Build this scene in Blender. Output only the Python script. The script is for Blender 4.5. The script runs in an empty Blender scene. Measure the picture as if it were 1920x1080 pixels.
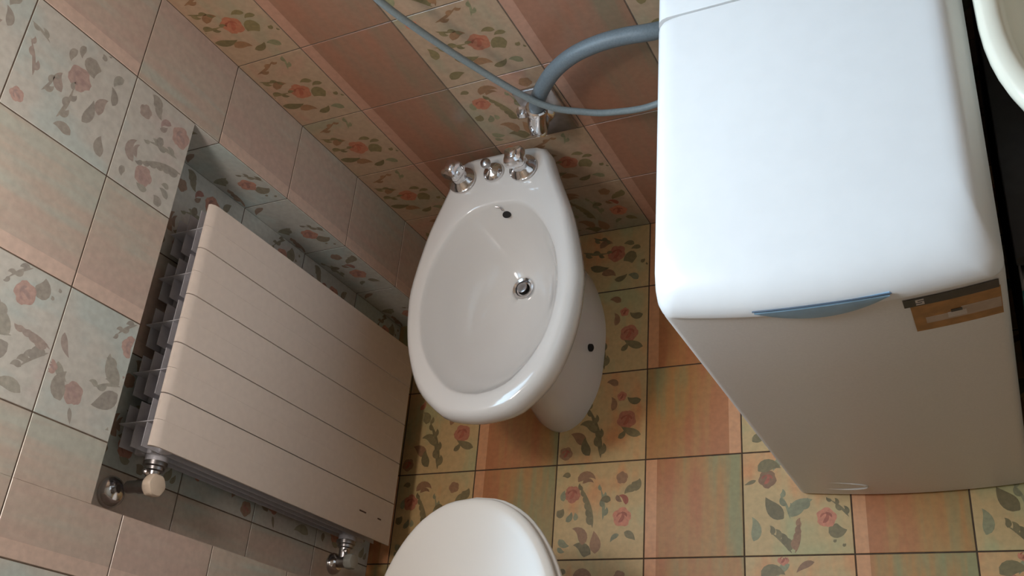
import bpy, bmesh, math, random
from mathutils import Vector, Matrix

S = bpy.context.scene
COL = S.collection
PI = math.pi
T = 0.2                     # one tile, in metres
XW = 0.0518                 # face of the left wall
ZG = 0.1976                 # height of the first wall grout line
HT = 0.2021                 # wall tile pitch, vertical

# ------------------------------------------------------------------ camera
cam_d = bpy.data.cameras.new('camera')
cam = bpy.data.objects.new('camera', cam_d)
COL.objects.link(cam)
cam_d.sensor_width = 36
cam_d.lens = 1860.73 / 1920 * 36
cam_d.clip_start = 0.02
R = [[0.89325826, 0.07962288, -0.4424363],
     [-0.13645413, -0.88973044, -0.43561453],
     [-0.42833393, 0.44948853, -0.78389419]]
m = Matrix(((R[0][0], -R[1][0], -R[2][0], 6.3906 * T),
            (R[0][1], -R[1][1], -R[2][1], -5.9598 * T),
            (R[0][2], -R[1][2], -R[2][2], 9.3952 * T),
            (0, 0, 0, 1)))
cam.matrix_world = m
S.camera = cam

# ------------------------------------------------------------------ light
S.view_settings.view_transform = 'Standard'
S.view_settings.look = 'None'
S.view_settings.gamma = 1
S.view_settings.use_curve_mapping = False
S.view_settings.exposure = 0.0
w = bpy.data.worlds.new('sky'); S.world = w
w.use_nodes = True
w.node_tree.nodes['Background'].inputs[0].default_value = (0.70, 0.85, 1.0, 1)
w.node_tree.nodes['Background'].inputs[1].default_value = 1.2
WY0, WY1, WZ0, WZ1 = -0.95, -0.16, 1.40, 2.25       # window opening in the left wall
ld = bpy.data.lights.new('daylight', 'AREA')
ld.shape = 'RECTANGLE'; ld.size = 0.85; ld.size_y = 0.79
ld.energy = 14.5; ld.color = (0.50, 0.77, 1.0); ld.spread = math.radians(110)
lo = bpy.data.objects.new('daylight', ld); COL.objects.link(lo)
lo.location = (XW - 0.10, (WY0 + WY1) / 2, (WZ0 + WZ1) / 2)
lo.rotation_euler = Vector((-1, -.05, 0.72)).to_track_quat('Z', 'Y').to_euler()


cl_d = bpy.data.lights.new('fill_glow', 'POINT')  # added fill light, out of view, to brighten the left wall and radiator
cl_d.shadow_soft_size = 0.08; cl_d.energy = 14.5; cl_d.color = (1.0, 0.90, 0.82)
cl_o = bpy.data.objects.new('fill_glow', cl_d); COL.objects.link(cl_o)
cl_o.location = (0.37, -0.74, 1.70)


# ------------------------------------------------------------------ materials
def mat(name, col, rough=0.5, metal=0.0, coat=0.0, bump=0.0, bscale=60, var=0.0):
    M = bpy.data.materials.new(name); M.use_nodes = True
    nt = M.node_tree; b = nt.nodes['Principled BSDF']
    b.inputs['Base Color'].default_value = (*col, 1)
    b.inputs['Roughness'].default_value = rough
    b.inputs['Metallic'].default_value = metal
    b.inputs['Coat Weight'].default_value = coat
    tc = nt.nodes.new('ShaderNodeTexCoord')
    n = nt.nodes.new('ShaderNodeTexNoise')
    n.inputs['Scale'].default_value = bscale
    nt.links.new(tc.outputs['Object'], n.inputs['Vector'])
    if var:
        r = nt.nodes.new('ShaderNodeValToRGB')
        r.color_ramp.elements[0].color = (*[c * (1 - var) for c in col], 1)
        r.color_ramp.elements[1].color = (*[min(1, c * (1 + var)) for c in col], 1)
        r.color_ramp.elements[0].position = 0.35; r.color_ramp.elements[1].position = 0.65
        nt.links.new(n.outputs[0], r.inputs[0]); nt.links.new(r.outputs[0], b.inputs['Base Color'])
    if bump:
        bp = nt.nodes.new('ShaderNodeBump'); bp.inputs['Strength'].default_value = bump
        bp.inputs['Distance'].default_value = 0.001
        nt.links.new(n.outputs[0], bp.inputs['Height']); nt.links.new(bp.outputs[0], b.inputs['Normal'])
    return M


def nmath(nt, op, a, b=None, clamp=False):
    n = nt.nodes.new('ShaderNodeMath'); n.operation = op; n.use_clamp = clamp
    for i, v in enumerate((a, b)):
        if v is None: continue
        if isinstance(v, (int, float)): n.inputs[i].default_value = v
        else: nt.links.new(v, n.inputs[i])
    return n.outputs[0]


def nmix(nt, fac, a, b, mode='MIX'):
    n = nt.nodes.new('ShaderNodeMix'); n.data_type = 'RGBA'; n.blend_type = mode
    if isinstance(fac, (int, float)): n.inputs[0].default_value = fac
    else: nt.links.new(fac, n.inputs[0])
    for i, v in ((6, a), (7, b)):
        if isinstance(v, tuple): n.inputs[i].default_value = (*v, 1)
        else: nt.links.new(v, n.inputs[i])
    return n.outputs[2]


def tile_mat(name, plain, floral, rough=0.3, sat=1.0):
    """plain: four colours across the tile (peach strip, brown, ochre, olive); floral: three washes."""
    M = bpy.data.materials.new(name); M.use_nodes = True
    nt = M.node_tree; L = nt.links; b = nt.nodes['Principled BSDF']
    uv = nt.nodes.new('ShaderNodeUVMap'); uv.uv_map = 'tile'
    sx = nt.nodes.new('ShaderNodeSeparateXYZ'); L.new(uv.outputs[0], sx.inputs[0])
    at = nt.nodes.new('ShaderNodeAttribute'); at.attribute_name = 'tint'
    sc = nt.nodes.new('ShaderNodeSeparateColor'); L.new(at.outputs['Color'], sc.inputs[0])
    seed, kind, flip = sc.outputs[0], sc.outputs[1], sc.outputs[2]
    hue = at.outputs['Alpha']
    u, v = sx.outputs[0], sx.outputs[1]
    fu = nmath(nt, 'ADD', nmath(nt, 'MULTIPLY', u, nmath(nt, 'SUBTRACT', 1, nmath(nt, 'MULTIPLY', flip, 2))), flip)
    # streaks: fast across the tile, slow along it
    cb = nt.nodes.new('ShaderNodeCombineXYZ')
    L.new(nmath(nt, 'MULTIPLY', fu, 8.0), cb.inputs[0]); L.new(nmath(nt, 'MULTIPLY', v, 0.7), cb.inputs[1])
    L.new(nmath(nt, 'MULTIPLY', seed, 57.0), cb.inputs[2])
    st = nt.nodes.new('ShaderNodeTexNoise'); st.inputs['Scale'].default_value = 1.0; st.inputs['Detail'].default_value = 3
    L.new(cb.outputs[0], st.inputs['Vector'])
    cb2 = nt.nodes.new('ShaderNodeCombineXYZ')
    L.new(nmath(nt, 'MULTIPLY', u, 1.6), cb2.inputs[0]); L.new(nmath(nt, 'MULTIPLY', v, 1.6), cb2.inputs[1])
    L.new(nmath(nt, 'MULTIPLY', seed, 91.0), cb2.inputs[2])
    cl = nt.nodes.new('ShaderNodeTexNoise'); cl.inputs['Scale'].default_value = 1.0; cl.inputs['Detail'].default_value = 2
    L.new(cb2.outputs[0], cl.inputs['Vector'])
    pos = nmath(nt, 'ADD', nmath(nt, 'ADD', nmath(nt, 'MULTIPLY', fu, 0.62), hue),
                nmath(nt, 'ADD', nmath(nt, 'MULTIPLY', nmath(nt, 'SUBTRACT', st.outputs[0], 0.5), 1.35),
                      nmath(nt, 'MULTIPLY', nmath(nt, 'SUBTRACT', cl.outputs[0], 0.5), 0.6)), clamp=True)
    rp = nt.nodes.new('ShaderNodeValToRGB'); cr = rp.color_ramp
    cr.elements[0].position = 0.10; cr.elements[0].color = (*plain[1], 1)
    cr.elements[1].position = 0.85; cr.elements[1].color = (*plain[3], 1)
    e = cr.elements.new(0.50); e.color = (*plain[2], 1)
    L.new(pos, rp.inputs[0])
    strip = nmath(nt, 'LESS_THAN', fu, 0.125)
    pl = nmix(nt, nmath(nt, 'MULTIPLY', strip, 0.85), rp.outputs[0], plain[0])
    rf = nt.nodes.new('ShaderNodeValToRGB'); cr = rf.color_ramp
    cr.elements[0].position = 0.28; cr.elements[0].color = (*floral[1], 1)
    cr.elements[1].position = 0.72; cr.elements[1].color = (*floral[2], 1)
    e = cr.elements.new(0.45); e.color = (*floral[0], 1)
    e = cr.elements.new(0.58); e.color = (*floral[0], 1)
    L.new(nmath(nt, 'ADD', nmath(nt, 'ADD', cl.outputs[0], nmath(nt, 'MULTIPLY', nmath(nt, 'SUBTRACT', st.outputs[0], .5), .35)),
                nmath(nt, 'MULTIPLY', hue, .6)), rf.inputs[0])
    c = nmix(nt, kind, pl, rf.outputs[0])
    # fine mottling of the glaze
    tc = nt.nodes.new('ShaderNodeTexCoord')
    fn = nt.nodes.new('ShaderNodeTexNoise'); fn.inputs['Scale'].default_value = 90; fn.inputs['Detail'].default_value = 4
    L.new(tc.outputs['Object'], fn.inputs['Vector'])
    mr = nt.nodes.new('ShaderNodeMapRange'); mr.inputs[1].default_value = .3; mr.inputs[2].default_value = .7
    mr.inputs[3].default_value = .90; mr.inputs[4].default_value = 1.06
    L.new(fn.outputs[0], mr.inputs[0])
    vm = nt.nodes.new('ShaderNodeVectorMath'); vm.operation = 'SCALE'
    L.new(c, vm.inputs[0]); L.new(mr.outputs[0], vm.inputs[3])
    L.new(vm.outputs[0], b.inputs['Base Color'])
    b.inputs['Roughness'].default_value = rough
    bp = nt.nodes.new('ShaderNodeBump'); bp.inputs['Strength'].default_value = .12; bp.inputs['Distance'].default_value = .0008
    L.new(st.outputs[0], bp.inputs['Height']); L.new(bp.outputs[0], b.inputs['Normal'])
    return M


def attr_mat(name, rough):
    M = bpy.data.materials.new(name); M.use_nodes = True
    nt = M.node_tree; b = nt.nodes['Principled BSDF']
    at = nt.nodes.new('ShaderNodeAttribute'); at.attribute_name = 'tint'
    tc = nt.nodes.new('ShaderNodeTexCoord')
    n = nt.nodes.new('ShaderNodeTexNoise'); n.inputs['Scale'].default_value = 130
    nt.links.new(tc.outputs['Object'], n.inputs['Vector'])
    mr = nt.nodes.new('ShaderNodeMapRange'); mr.inputs[3].default_value = .7; mr.inputs[4].default_value = 1.3
    nt.links.new(n.outputs[0], mr.inputs[0])
    vm = nt.nodes.new('ShaderNodeVectorMath'); vm.operation = 'SCALE'
    nt.links.new(at.outputs['Color'], vm.inputs[0]); nt.links.new(mr.outputs[0], vm.inputs[3])
    nt.links.new(vm.outputs[0], b.inputs['Base Color'])
    b.inputs['Roughness'].default_value = rough
    return M


FL_TILE = tile_mat('glazed_floor_tile',
                   ((.74, .36, .17), (.50, .185, .065), (.49, .25, .08), (.34, .29, .125)),
                   ((.62, .42, .19), (.72, .33, .13), (.50, .44, .21)), .5)
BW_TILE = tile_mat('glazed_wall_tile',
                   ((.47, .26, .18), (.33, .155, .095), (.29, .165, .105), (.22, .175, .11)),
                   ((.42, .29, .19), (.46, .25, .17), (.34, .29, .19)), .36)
LW_TILE_HAZED = tile_mat('glazed_wall_tile_hazed',
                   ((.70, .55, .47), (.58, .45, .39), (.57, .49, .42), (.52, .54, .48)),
                   ((.60, .60, .56), (.61, .55, .52), (.54, .61, .59)), .30)  # same tile as the back wall, flare haze painted into its colours
MOTIF = attr_mat('tile_motif_glaze', .5)
GROUT_F = mat('floor_grout', (.075, .045, .028), .9, bump=.3, var=.2)
GROUT_W = mat('wall_grout', (.13, .095, .07), .9, bump=.3, var=.2)
CERAMIC = mat('white_ceramic', (.74, .70, .66), .12, coat=.4, bump=.01, bscale=5, var=.01)
LIDPL = mat('toilet_seat_plastic', (.76, .70, .63), .22, bump=.01, bscale=4, var=.01)
CREAM = mat('cream_ceramic', (.85, .80, .66), .15, coat=.3, bump=.01, bscale=5, var=.01)
CHROME = mat('chrome', (.72, .70, .70), .12, 1.0, bump=.01)
CHROME_D = mat('dull_chrome', (.42, .40, .40), .28, 1.0, bump=.05, var=.1)
WHITE_M = mat('white_enamel', (.80, .79, .78), .28, coat=.2, bump=.02, bscale=30, var=.01)
FRONT_M = mat('white_painted_steel', (.72, .68, .64), .42, bump=.03, bscale=300, var=.02)
RAD = mat('radiator_enamel', (.76, .68, .62), .35, bump=.03, bscale=80, var=.02)
RAD_SHADED = mat('radiator_enamel_shaded', (.52, .52, .57), .45, bump=.03, bscale=80, var=.04)  # same enamel as the front, niche shade and bluish haze in the colour
BLUE_PL = mat('blue_grey_plastic', (.27, .42, .55), .35, bump=.02, var=.05)
BLUE_D = mat('dark_blue_grey_plastic', (.07, .10, .14), .5, var=.05)
HOSE = mat('grey_hose_rubber', (.13, .155, .17), .5, bump=.2, bscale=300, var=.08)
HOSE2 = mat('pale_grey_hose', (.21, .245, .25), .45, bump=.1, bscale=300, var=.06)
BLACKM = mat('black_laminate', (.018, .016, .017), .45, bump=.05, var=.2)
DARKG = mat('dark_gap', (.02, .018, .016), .8, var=.1)
STICK_B = mat('sticker_black', (.03, .027, .03), .4, var=.25, bscale=60)
STICK_O = mat('sticker_orange', (.36, .17, .055), .5, var=.15, bscale=60)
STICK_P = mat('sticker_pale', (.45, .33, .25), .5, var=.08, bscale=60)
STICK_W = mat('sticker_white', (.55, .47, .42), .5, var=.03)
CAPM = mat('cream_plastic_cap', (.72, .60, .48), .45, bump=.05, var=.03)
GREYCAP = mat('grey_plastic_cap', (.36, .36, .32), .45, bump=.05, var=.03)
STAIN = mat('rust_stain', (.10, .06, .045), .7, var=.3, bscale=200)
TEAL = mat('teal_terry', (.02, .13, .13), .95, bump=1.0, bscale=900, var=.3)
PLASTER = mat('white_plaster', (.72, .68, .63), .85, bump=.2, bscale=120, var=.03)
DARKHOLE = mat('hole_shadow', (.015, .012, .010), .9, var=.1)


# ------------------------------------------------------------------ helpers
def link(name, me, material, parent=None):
    o = bpy.data.objects.new(name, me); COL.objects.link(o)
    if material is not None:
        for mm in (material if isinstance(material, (list, tuple)) else [material]):
            me.materials.append(mm)
    if parent is not None: o.parent = parent
    return o


def obj(name, bm, material, parent=None, smooth=True, angle=35):
    bmesh.ops.recalc_face_normals(bm, faces=bm.faces)
    me = bpy.data.meshes.new(name); bm.to_mesh(me); bm.free()
    if smooth:
        me.polygons.foreach_set('use_smooth', [True] * len(me.polygons))
        me.set_sharp_from_angle(angle=math.radians(angle))
    return link(name, me, material, parent)


def tag(o, label, cat, group=None, kind=None):
    if label: o['label'] = label
    if cat: o['category'] = cat
    if group: o['group'] = group
    if kind: o['kind'] = kind
    return o


def thing(name, label, cat, loc, group=None):
    o = bpy.data.objects.new(name, None); COL.objects.link(o)
    o.location = loc; o.empty_display_size = .05
    return tag(o, label, cat, group)


def box(bm, x0, x1, y0, y1, z0, z1, bev=0, seg=2):
    r = bmesh.ops.create_cube(bm, size=1)
    vs = r['verts']
    for v in vs:
        v.co = Vector(((x0 + x1) / 2 + v.co.x * (x1 - x0), (y0 + y1) / 2 + v.co.y * (y1 - y0), (z0 + z1) / 2 + v.co.z * (z1 - z0)))
    if bev:
        es = list({e for v in vs for e in v.link_edges})
        bmesh.ops.bevel(bm, geom=es, offset=bev, segments=seg, affect='EDGES', profile=.5)


def loft(bm, rings, cap0=False, cap1=False, closed=True):
    R_ = [[bm.verts.new(p) for p in r] for r in rings]
    n = len(R_[0])
    for a, b in zip(R_, R_[1:]):
        for i in range(n if closed else n - 1):
            j = (i + 1) % n
            bm.faces.new((a[i], a[j], b[j], b[i]))
    if cap0: bm.faces.new(R_[0][::-1])
    if cap1: bm.faces.new(R_[-1])
    return R_


def lathe(bm, prof, c=(0, 0, 0), axis=(0, 0, 1), n=32, lobes=0, amp=0.0, caps=True):
    q = Vector((0, 0, 1)).rotation_difference(Vector(axis).normalized())
    rings = []
    for pr in prof:
        r, z = pr[0], pr[1]; am = pr[2] if len(pr) > 2 else 0
        rings.append([Vector(c) + q @ Vector((r * (1 + am * math.cos(lobes * k * 2 * PI / n)) * math.cos(k * 2 * PI / n),
                                              r * (1 + am * math.cos(lobes * k * 2 * PI / n)) * math.sin(k * 2 * PI / n), z)) for k in range(n)])
    loft(bm, rings, caps, caps)


def catmull(pts, n, closed=False):
    P = [Vector(p) for p in pts]
    out = []
    L_ = len(P)
    seg = L_ if closed else L_ - 1
    for i in range(seg):
        if closed: a, b, c, d = P[(i - 1) % L_], P[i], P[(i + 1) % L_], P[(i + 2) % L_]
        else:
            b, c = P[i], P[i + 1]
            a = P[i - 1] if i > 0 else b * 2 - c
            d = P[i + 2] if i + 2 < L_ else c * 2 - b
        for k in range(16):
            t = k / 16
            out.append(.5 * ((2 * b) + (c - a) * t + (2 * a - 5 * b + 4 * c - d) * t * t + (3 * b - a - 3 * c + d) * t ** 3))
    if not closed: out.append(P[-1])
    # resample by arc length
    Q = out + ([out[0]] if closed else [])
    s = [0]
    for a, b in zip(Q, Q[1:]): s.append(s[-1] + (b - a).length)
    tot = s[-1]; res = []; j = 0
    m_ = n if closed else n - 1
    for k in range(n):
        t = tot * k / m_
        while j < len(s) - 2 and s[j + 1] < t: j += 1
        f = (t - s[j]) / max(1e-9, s[j + 1] - s[j])
        res.append(Q[j].lerp(Q[j + 1], min(1, max(0, f))))
    return res


def tube(bm, pts, r, n=14, m_=60, ribs=0.0):
    P = catmull(pts, m_)
    rings = []
    up = Vector((0, 0, 1)); prev = None
    for i, p in enumerate(P):
        d = (P[min(i + 1, len(P) - 1)] - P[max(i - 1, 0)]).normalized()
        if prev is None:
            a = d.cross(up)
            if a.length < 1e-3: a = d.cross(Vector((0, 1, 0)))
            a.normalize()
        else: a = (prev - d * prev.dot(d)).normalized()
        prev = a; b = d.cross(a)
        rr = r * (1 + (ribs if i % 2 else 0))
        rings.append([p + (a * math.cos(2 * PI * k / n) + b * math.sin(2 * PI * k / n)) * rr for k in range(n)])
    loft(bm, rings, True, True)


# ------------------------------------------------------------------ tiled surfaces
ROSE = (.42, .155, .085); ROSE_D = (.30, .085, .045); LEAF = (.165, .125, .055); LEAF_B = (.24, .125, .06); LEAF_G = (.20, .185, .10)


def leaf(cx, cy, L_, ang, wid=.34, curl=.9, n=9):
    a = math.radians(ang); l = []; r_ = []
    x, y = cx, cy; st = L_ / (n - 1)
    for i in range(n):
        t = i / (n - 1)
        wd = L_ * wid * math.sin(PI * min(1, t ** .75 * .97 + .03)) * .5
        dx, dy = math.cos(a), math.sin(a)
        l.append((x - dy * wd, y + dx * wd)); r_.append((x + dy * wd, y - dx * wd))
        x += dx * st; y += dy * st; a += curl / (n - 1)
    # strip of quads (keeps concave leaves clean)
    return [[l[i], r_[i], r_[i + 1], l[i + 1]] for i in range(n - 1)]


def rose(cx, cy, r, rng):
    ph = rng.random() * 6; n = 30
    ring = []
    for k in range(n):
        t = 2 * PI * k / n
        rr = r * (1 + .17 * abs(math.sin(2.5 * t + ph)) - .06 + rng.uniform(-.05, .05))
        ring.append((cx + rr * math.cos(t), cy + rr * math.sin(t)))
    return [[(cx, cy), ring[k], ring[(k + 1) % n]] for k in range(n)]


def motif(var, rng):
    out = []
    def lf(x, y, L_, a, c=LEAF, w=.42, cu=1.2):
        L_ *= 1.22; out.append((leaf(x - .09 * L_ * math.cos(math.radians(a)), y - .09 * L_ * math.sin(math.radians(a)), L_, a, w * 1.05, cu), c))
    def rs(x, y, r, c=ROSE):
        out.append((rose(x, y, r, rng), c))
        lf(x - .3 * r, y - .5 * r, r * 1.2, 30, ROSE_D, .28, 1.6)
        lf(x + .55 * r, y + .1 * r, r * .9, 110, ROSE_D, .25, 1.8)
        lf(x - .6 * r, y + .1 * r, r * .7, 70, ROSE_D, .25, -1.5)
    def frond(x, y, L_, a, c=LEAF, n=4, s=.1, side=0):
        out.append((leaf(x, y, L_, a, .10, .5), c))
        ar = math.radians(a)
        for i in range(n):
            t = (i + .6) / n
            px, py = x + math.cos(ar + .22 * t) * L_ * t, y + math.sin(ar + .22 * t) * L_ * t
            sg = side if side else (1 if i % 2 else -1)
            lf(px, py, s * (.98 - .35 * t), a + sg * 62, c, .5, -sg * 1.6)
    if var == 0:
        rs(.20, .68, .085); rs(.76, .42, .092); rs(.75, .83, .06, LEAF_B)
        lf(.27, .83, .20, 60, LEAF_B, .35, -2.2); lf(.32, .80, .12, 50, LEAF_B, .3, -2)
        frond(.44, .32, .46, 96, LEAF, 6, .11, 1); frond(.55, .40, .35, 84, LEAF_G, 4, .09)
        lf(.62, .60, .10, 150, LEAF, .6); lf(.90, .72, .13, 175, LEAF, .5); lf(.86, .72, .12, 10, LEAF, .7, 1.4)
        lf(.80, .56, .12, 80, ROSE_D, .4, 2); lf(.70, .64, .08, -80, LEAF_B, .5)
        lf(.10, .62, .10, 110, LEAF_G, .5, -1); lf(.04, .46, .09, 20, LEAF, .8, 1); lf(.15, .40, .10, 30, LEAF_G, .5); lf(.24, .41, .07, 60, LEAF_G, .6)
        lf(.34, .17, .20, 75, LEAF_B, .42, 2.0); lf(.40, .03, .20, 100, LEAF, .45, 1.6); lf(.48, .08, .19, 88, LEAF_B, .5, .3)
        lf(.08, .20, .12, -60, LEAF_G, .5); lf(.07, .12, .08, -60, LEAF_G, .5)
        lf(.72, .24, .10, 190, LEAF_G, .4); lf(.80, .26, .12, -20, LEAF, .5, -.6); lf(.16, .88, .08, 150, LEAF, .6)
    elif var == 1:
        rs(.24, .73, .082, LEAF_B if rng.random() < .2 else ROSE); rs(.77, .34, .085)
        lf(.17, .83, .20, 45, LEAF, .5, -1.6); lf(.12, .72, .10, 200, LEAF, .3, 0)
        lf(.36, .36, .22, 140, LEAF, .5, -.5); frond(.44, .34, .26, 98, LEAF_G, 3, .11)
        lf(.46, .38, .22, 62, LEAF_G, .45, -1.0); lf(.56, .44, .10, 30, LEAF_G, .6)
        lf(.10, .16, .20, 62, LEAF_G, .38, 1.2); frond(.44, .02, .28, 122, LEAF, 4, .12, -1); frond(.47, .02, .28, 66, LEAF_B, 4, .12, 1)
        lf(.80, .24, .14, -40, LEAF, .75, 1.2); frond(.97, .34, .24, 122, LEAF, 4, .08)
        lf(.82, .12, .03, 0, LEAF, .8); lf(.90, .08, .03, 0, LEAF, .8)
        lf(.62, .94, .16, 190, LEAF_B, .3, .8); lf(.40, .92, .14, 200, LEAF_G, .4, 1); rs(.36, .97, .05)
    elif var == 2:
        rs(.78, .45, .098); rs(.10, .12, .07, LEAF_B)
        lf(.92, .28, .20, 165, LEAF, .35, -.4); lf(.70, .26, .10, 20, LEAF, .5)
        frond(.50, .05, .62, 94, LEAF, 7, .12); lf(.42, .35, .20, 100, LEAF, .4, 2.0); lf(.30, .22, .18, 115, LEAF_B, .5, 1.0)
        lf(.36, .10, .18, 130, LEAF, .45, -1); lf(.62, .58, .14, 60, LEAF_B, .4, 1.4); rs(.72, .72, .05, ROSE)
        lf(.92, .66, .14, 200, LEAF, .45, -1.4); lf(.28, .62, .14, 70, LEAF, .6, 1.5); lf(.18, .80, .10, 30, ROSE, .5); lf(.66, .86, .12, 130, LEAF_B, .5)
    else:
        rs(.60, .48, .10); lf(.83, .40, .14, 160, LEAF, .9, 1.2); lf(.90, .33, .05, 0, LEAF, .8); lf(.96, .29, .035, 0, LEAF, .8)
        lf(.80, .58, .11, 140, LEAF, .45); lf(.88, .52, .10, 150, LEAF, .45)
        frond(.36, .84, .30, 10, LEAF_B, 3, .09); frond(.30, .74, .22, -30, LEAF, 3, .09)
        frond(.18, .56, .34, -22, LEAF, 4, .10); lf(.40, .60, .15, 60, LEAF_B, .45, -1.8); lf(.30, .34, .20, -30, LEAF, .35, .8)
        lf(.12, .42, .14, 60, LEAF, .5); lf(.44, .24, .16, 20, LEAF_B, .45, -1.4); lf(.60, .14, .14, -10, LEAF, .4); rs(.14, .90, .055)
        frond(.70, .80, .22, 60, LEAF_G, 3, .08); lf(.12, .12, .15, 40, LEAF, .5, -1); lf(.86, .12, .12, 120, LEAF_G, .5)
    return out


def tiled(name, O, U, V, rects, u_lines, v_lines, tmat, grout, kindf, seed, gap=.0022, parent=None, overrides=None, mscale=1.0, mfade=0.0):
    """A tiled surface: rects in metres in the (U, V) frame at O; every tile is a raised bevelled quad over the grout bed."""
    O, U, V = Vector(O), Vector(U), Vector(V); N = U.cross(V)
    verts, faces, mi, uvs, tints = [], [], [], [], []
    def face(pts, h, m_, uvl, tint):
        b = len(verts)
        for (a, c) in pts: verts.append(O + U * a + V * c + N * h)
        faces.append(tuple(range(b, b + len(pts)))); mi.append(m_); uvs.extend(uvl); tints.extend([tint] * len(pts))
    for (a0, a1, c0, c1) in rects:
        face([(a0, c0), (a1, c0), (a1, c1), (a0, c1)], 0, 1, [(0, 0)] * 4, (0, 0, 0, 1))
    for i in range(len(u_lines) - 1):
        for j in range(len(v_lines) - 1):
            ru = random.Random(seed * 7919 + i * 131 + j * 17)
            ua, ub, va, vb = u_lines[i], u_lines[i + 1], v_lines[j], v_lines[j + 1]
            # nominal size (cut tiles keep the full pattern scale)
            full_u = T; full_v = T if abs(V.z) < .5 else HT
            fl = kindf(i, j)
            s = ru.random(); flip = 1 if ru.random() < .16 else 0; hue = ru.uniform(-.12, .30)
            if overrides and (i, j) in overrides:
                ov = overrides[(i, j)]; flip = ov.get('flip', flip); hue = ov.get('hue', hue); s = ov.get('seed', s)
            tint = (s, 1.0 if fl else 0.0, float(flip), hue)
            ou = ub - full_u if (i == 0 and ub - ua < full_u * .99) else ua
            ovv = vb - full_v if (j == 0 and vb - va < full_v * .99) else va
            mot = None
            for (a0, a1, c0, c1) in rects:
                p0, p1, q0, q1 = max(ua + gap / 2, a0), min(ub - gap / 2, a1), max(va + gap / 2, c0), min(vb - gap / 2, c1)
                if p1 - p0 < .002 or q1 - q0 < .002: continue
                bv = .0006
                def L2(p, q): return ((p - ou) / full_u, (q - ovv) / full_v)
                oo = [(p0, q0), (p1, q0), (p1, q1), (p0, q1)]
                ii = [(p0 + bv, q0 + bv), (p1 - bv, q0 + bv), (p1 - bv, q1 - bv), (p0 + bv, q1 - bv)]
                face(ii, .0008, 0, [L2(*p) for p in ii], tint)
                for k in range(4):
                    k2 = (k + 1) % 4
                    b = len(verts)
                    for (a, c), h in ((oo[k], 0.0), (oo[k2], 0.0), (ii[k2], .0008), (ii[k], .0008)):
                        verts.append(O + U * a + V * c + N * h)
                    faces.append((b, b + 1, b + 2, b + 3)); mi.append(0)
                    uvs.extend([L2(*oo[k]), L2(*oo[k2]), L2(*ii[k2]), L2(*ii[k])]); tints.extend([tint] * 4)
                if fl:
                    if mot is None:
                        var = ru.randrange(4)
                        if overrides and (i, j) in overrides: var = overrides[(i, j)].get('var', var)
                        mot = motif(var, random.Random(int(s * 1e6)))
                    for li, (polys, colr) in enumerate(mot):
                        for poly in polys:
                            pp = [(ou + x * full_u, ovv + y * full_v) for x, y in poly]
                            if all(p0 + .001 < a < p1 - .001 and q0 + .001 < c < q1 - .001 for a, c in pp):
                                g = .85 + .3 * ((li * 37) % 10) / 10
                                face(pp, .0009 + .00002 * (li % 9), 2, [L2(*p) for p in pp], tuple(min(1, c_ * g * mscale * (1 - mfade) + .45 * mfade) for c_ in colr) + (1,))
    me = bpy.data.meshes.new(name)
    me.from_pydata([tuple(v) for v in verts], [], faces)
    uvl = me.uv_layers.new(name='tile')
    for k, q in enumerate(uvs): uvl.data[k].uv = q
    ca = me.color_attributes.new('tint', 'FLOAT_COLOR', 'CORNER')
    for k, q in enumerate(tints): ca.data[k].color = q
    me.polygons.foreach_set('material_index', mi)
    me.update()
    o = link(name, me, [tmat, grout, MOTIF], parent)
    return o


NX = -0.056          # back of the radiator niche (X)
NY0, NY1, NZ = -0.867, -0.178, 0.867
D0 = 0.8135 * T
XR = 2.02; YF = -1.45; ZC = 2.45
xl = [XW] + [T * k for k in range(1, 11)] + [XR]
# floor: u = X, v = Y.  tile rows counted from the back wall
yl = [-(D0 + T * 1.007 * j) for j in range(7)][::-1]
yl = [YF] + [y for y in yl if y > YF + .01] + [0.0]
nrow = len(yl) - 1
# row index from back wall: r = nrow-1-j
fo = {}
def fset(col, rowb, **k): fo[(col + 1, nrow - 1 - rowb)] = k
fset(3, 2, flip=1, hue=.02, seed=.31); fset(3, 3, flip=0, hue=.12, seed=.62); fset(3, 1, flip=0, hue=-.05, seed=.2)
fset(1, 2, flip=0, hue=-.15, seed=.71); fset(1, 3, flip=0, hue=.15, seed=.44); fset(5, 3, flip=0, hue=-.02, seed=.9)
fset(3, 4, flip=0, hue=.05, seed=.15); fset(5, 4, flip=0, hue=.40, seed=.55)
fset(2, 3, var=0, hue=.0, seed=.37); fset(2, 2, var=2, hue=-.10, seed=.81); fset(2, 1, var=2, hue=.10, seed=.45); fset(2, 0, var=3, hue=.1, seed=.25)
fset(4, 3, var=1, hue=.08, seed=.5); fset(4, 4, var=1, hue=.12, seed=.77); fset(6, 3, var=1, hue=.2, seed=.66); fset(2, 4, var=0, hue=.05, seed=.3)
fset(4, 2, var=3, hue=0, seed=.12); fset(0, 2, var=2, hue=.15, seed=.13); fset(0, 3, var=0, hue=.15, seed=.95)
fl_o = tiled('floor', (0, 0, 0), (1, 0, 0), (0, 1, 0), [(NX, XR, YF, 0.0)], [-.2, 0.0] + xl[1:], yl, FL_TILE, GROUT_F,
             lambda i, j: i % 2 == 1, 3, gap=.0026, overrides=fo, mscale=1.4)
tag(fl_o, None, None, kind='structure')
zl = [0.0] + [ZG + HT * k for k in range(12)]
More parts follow.
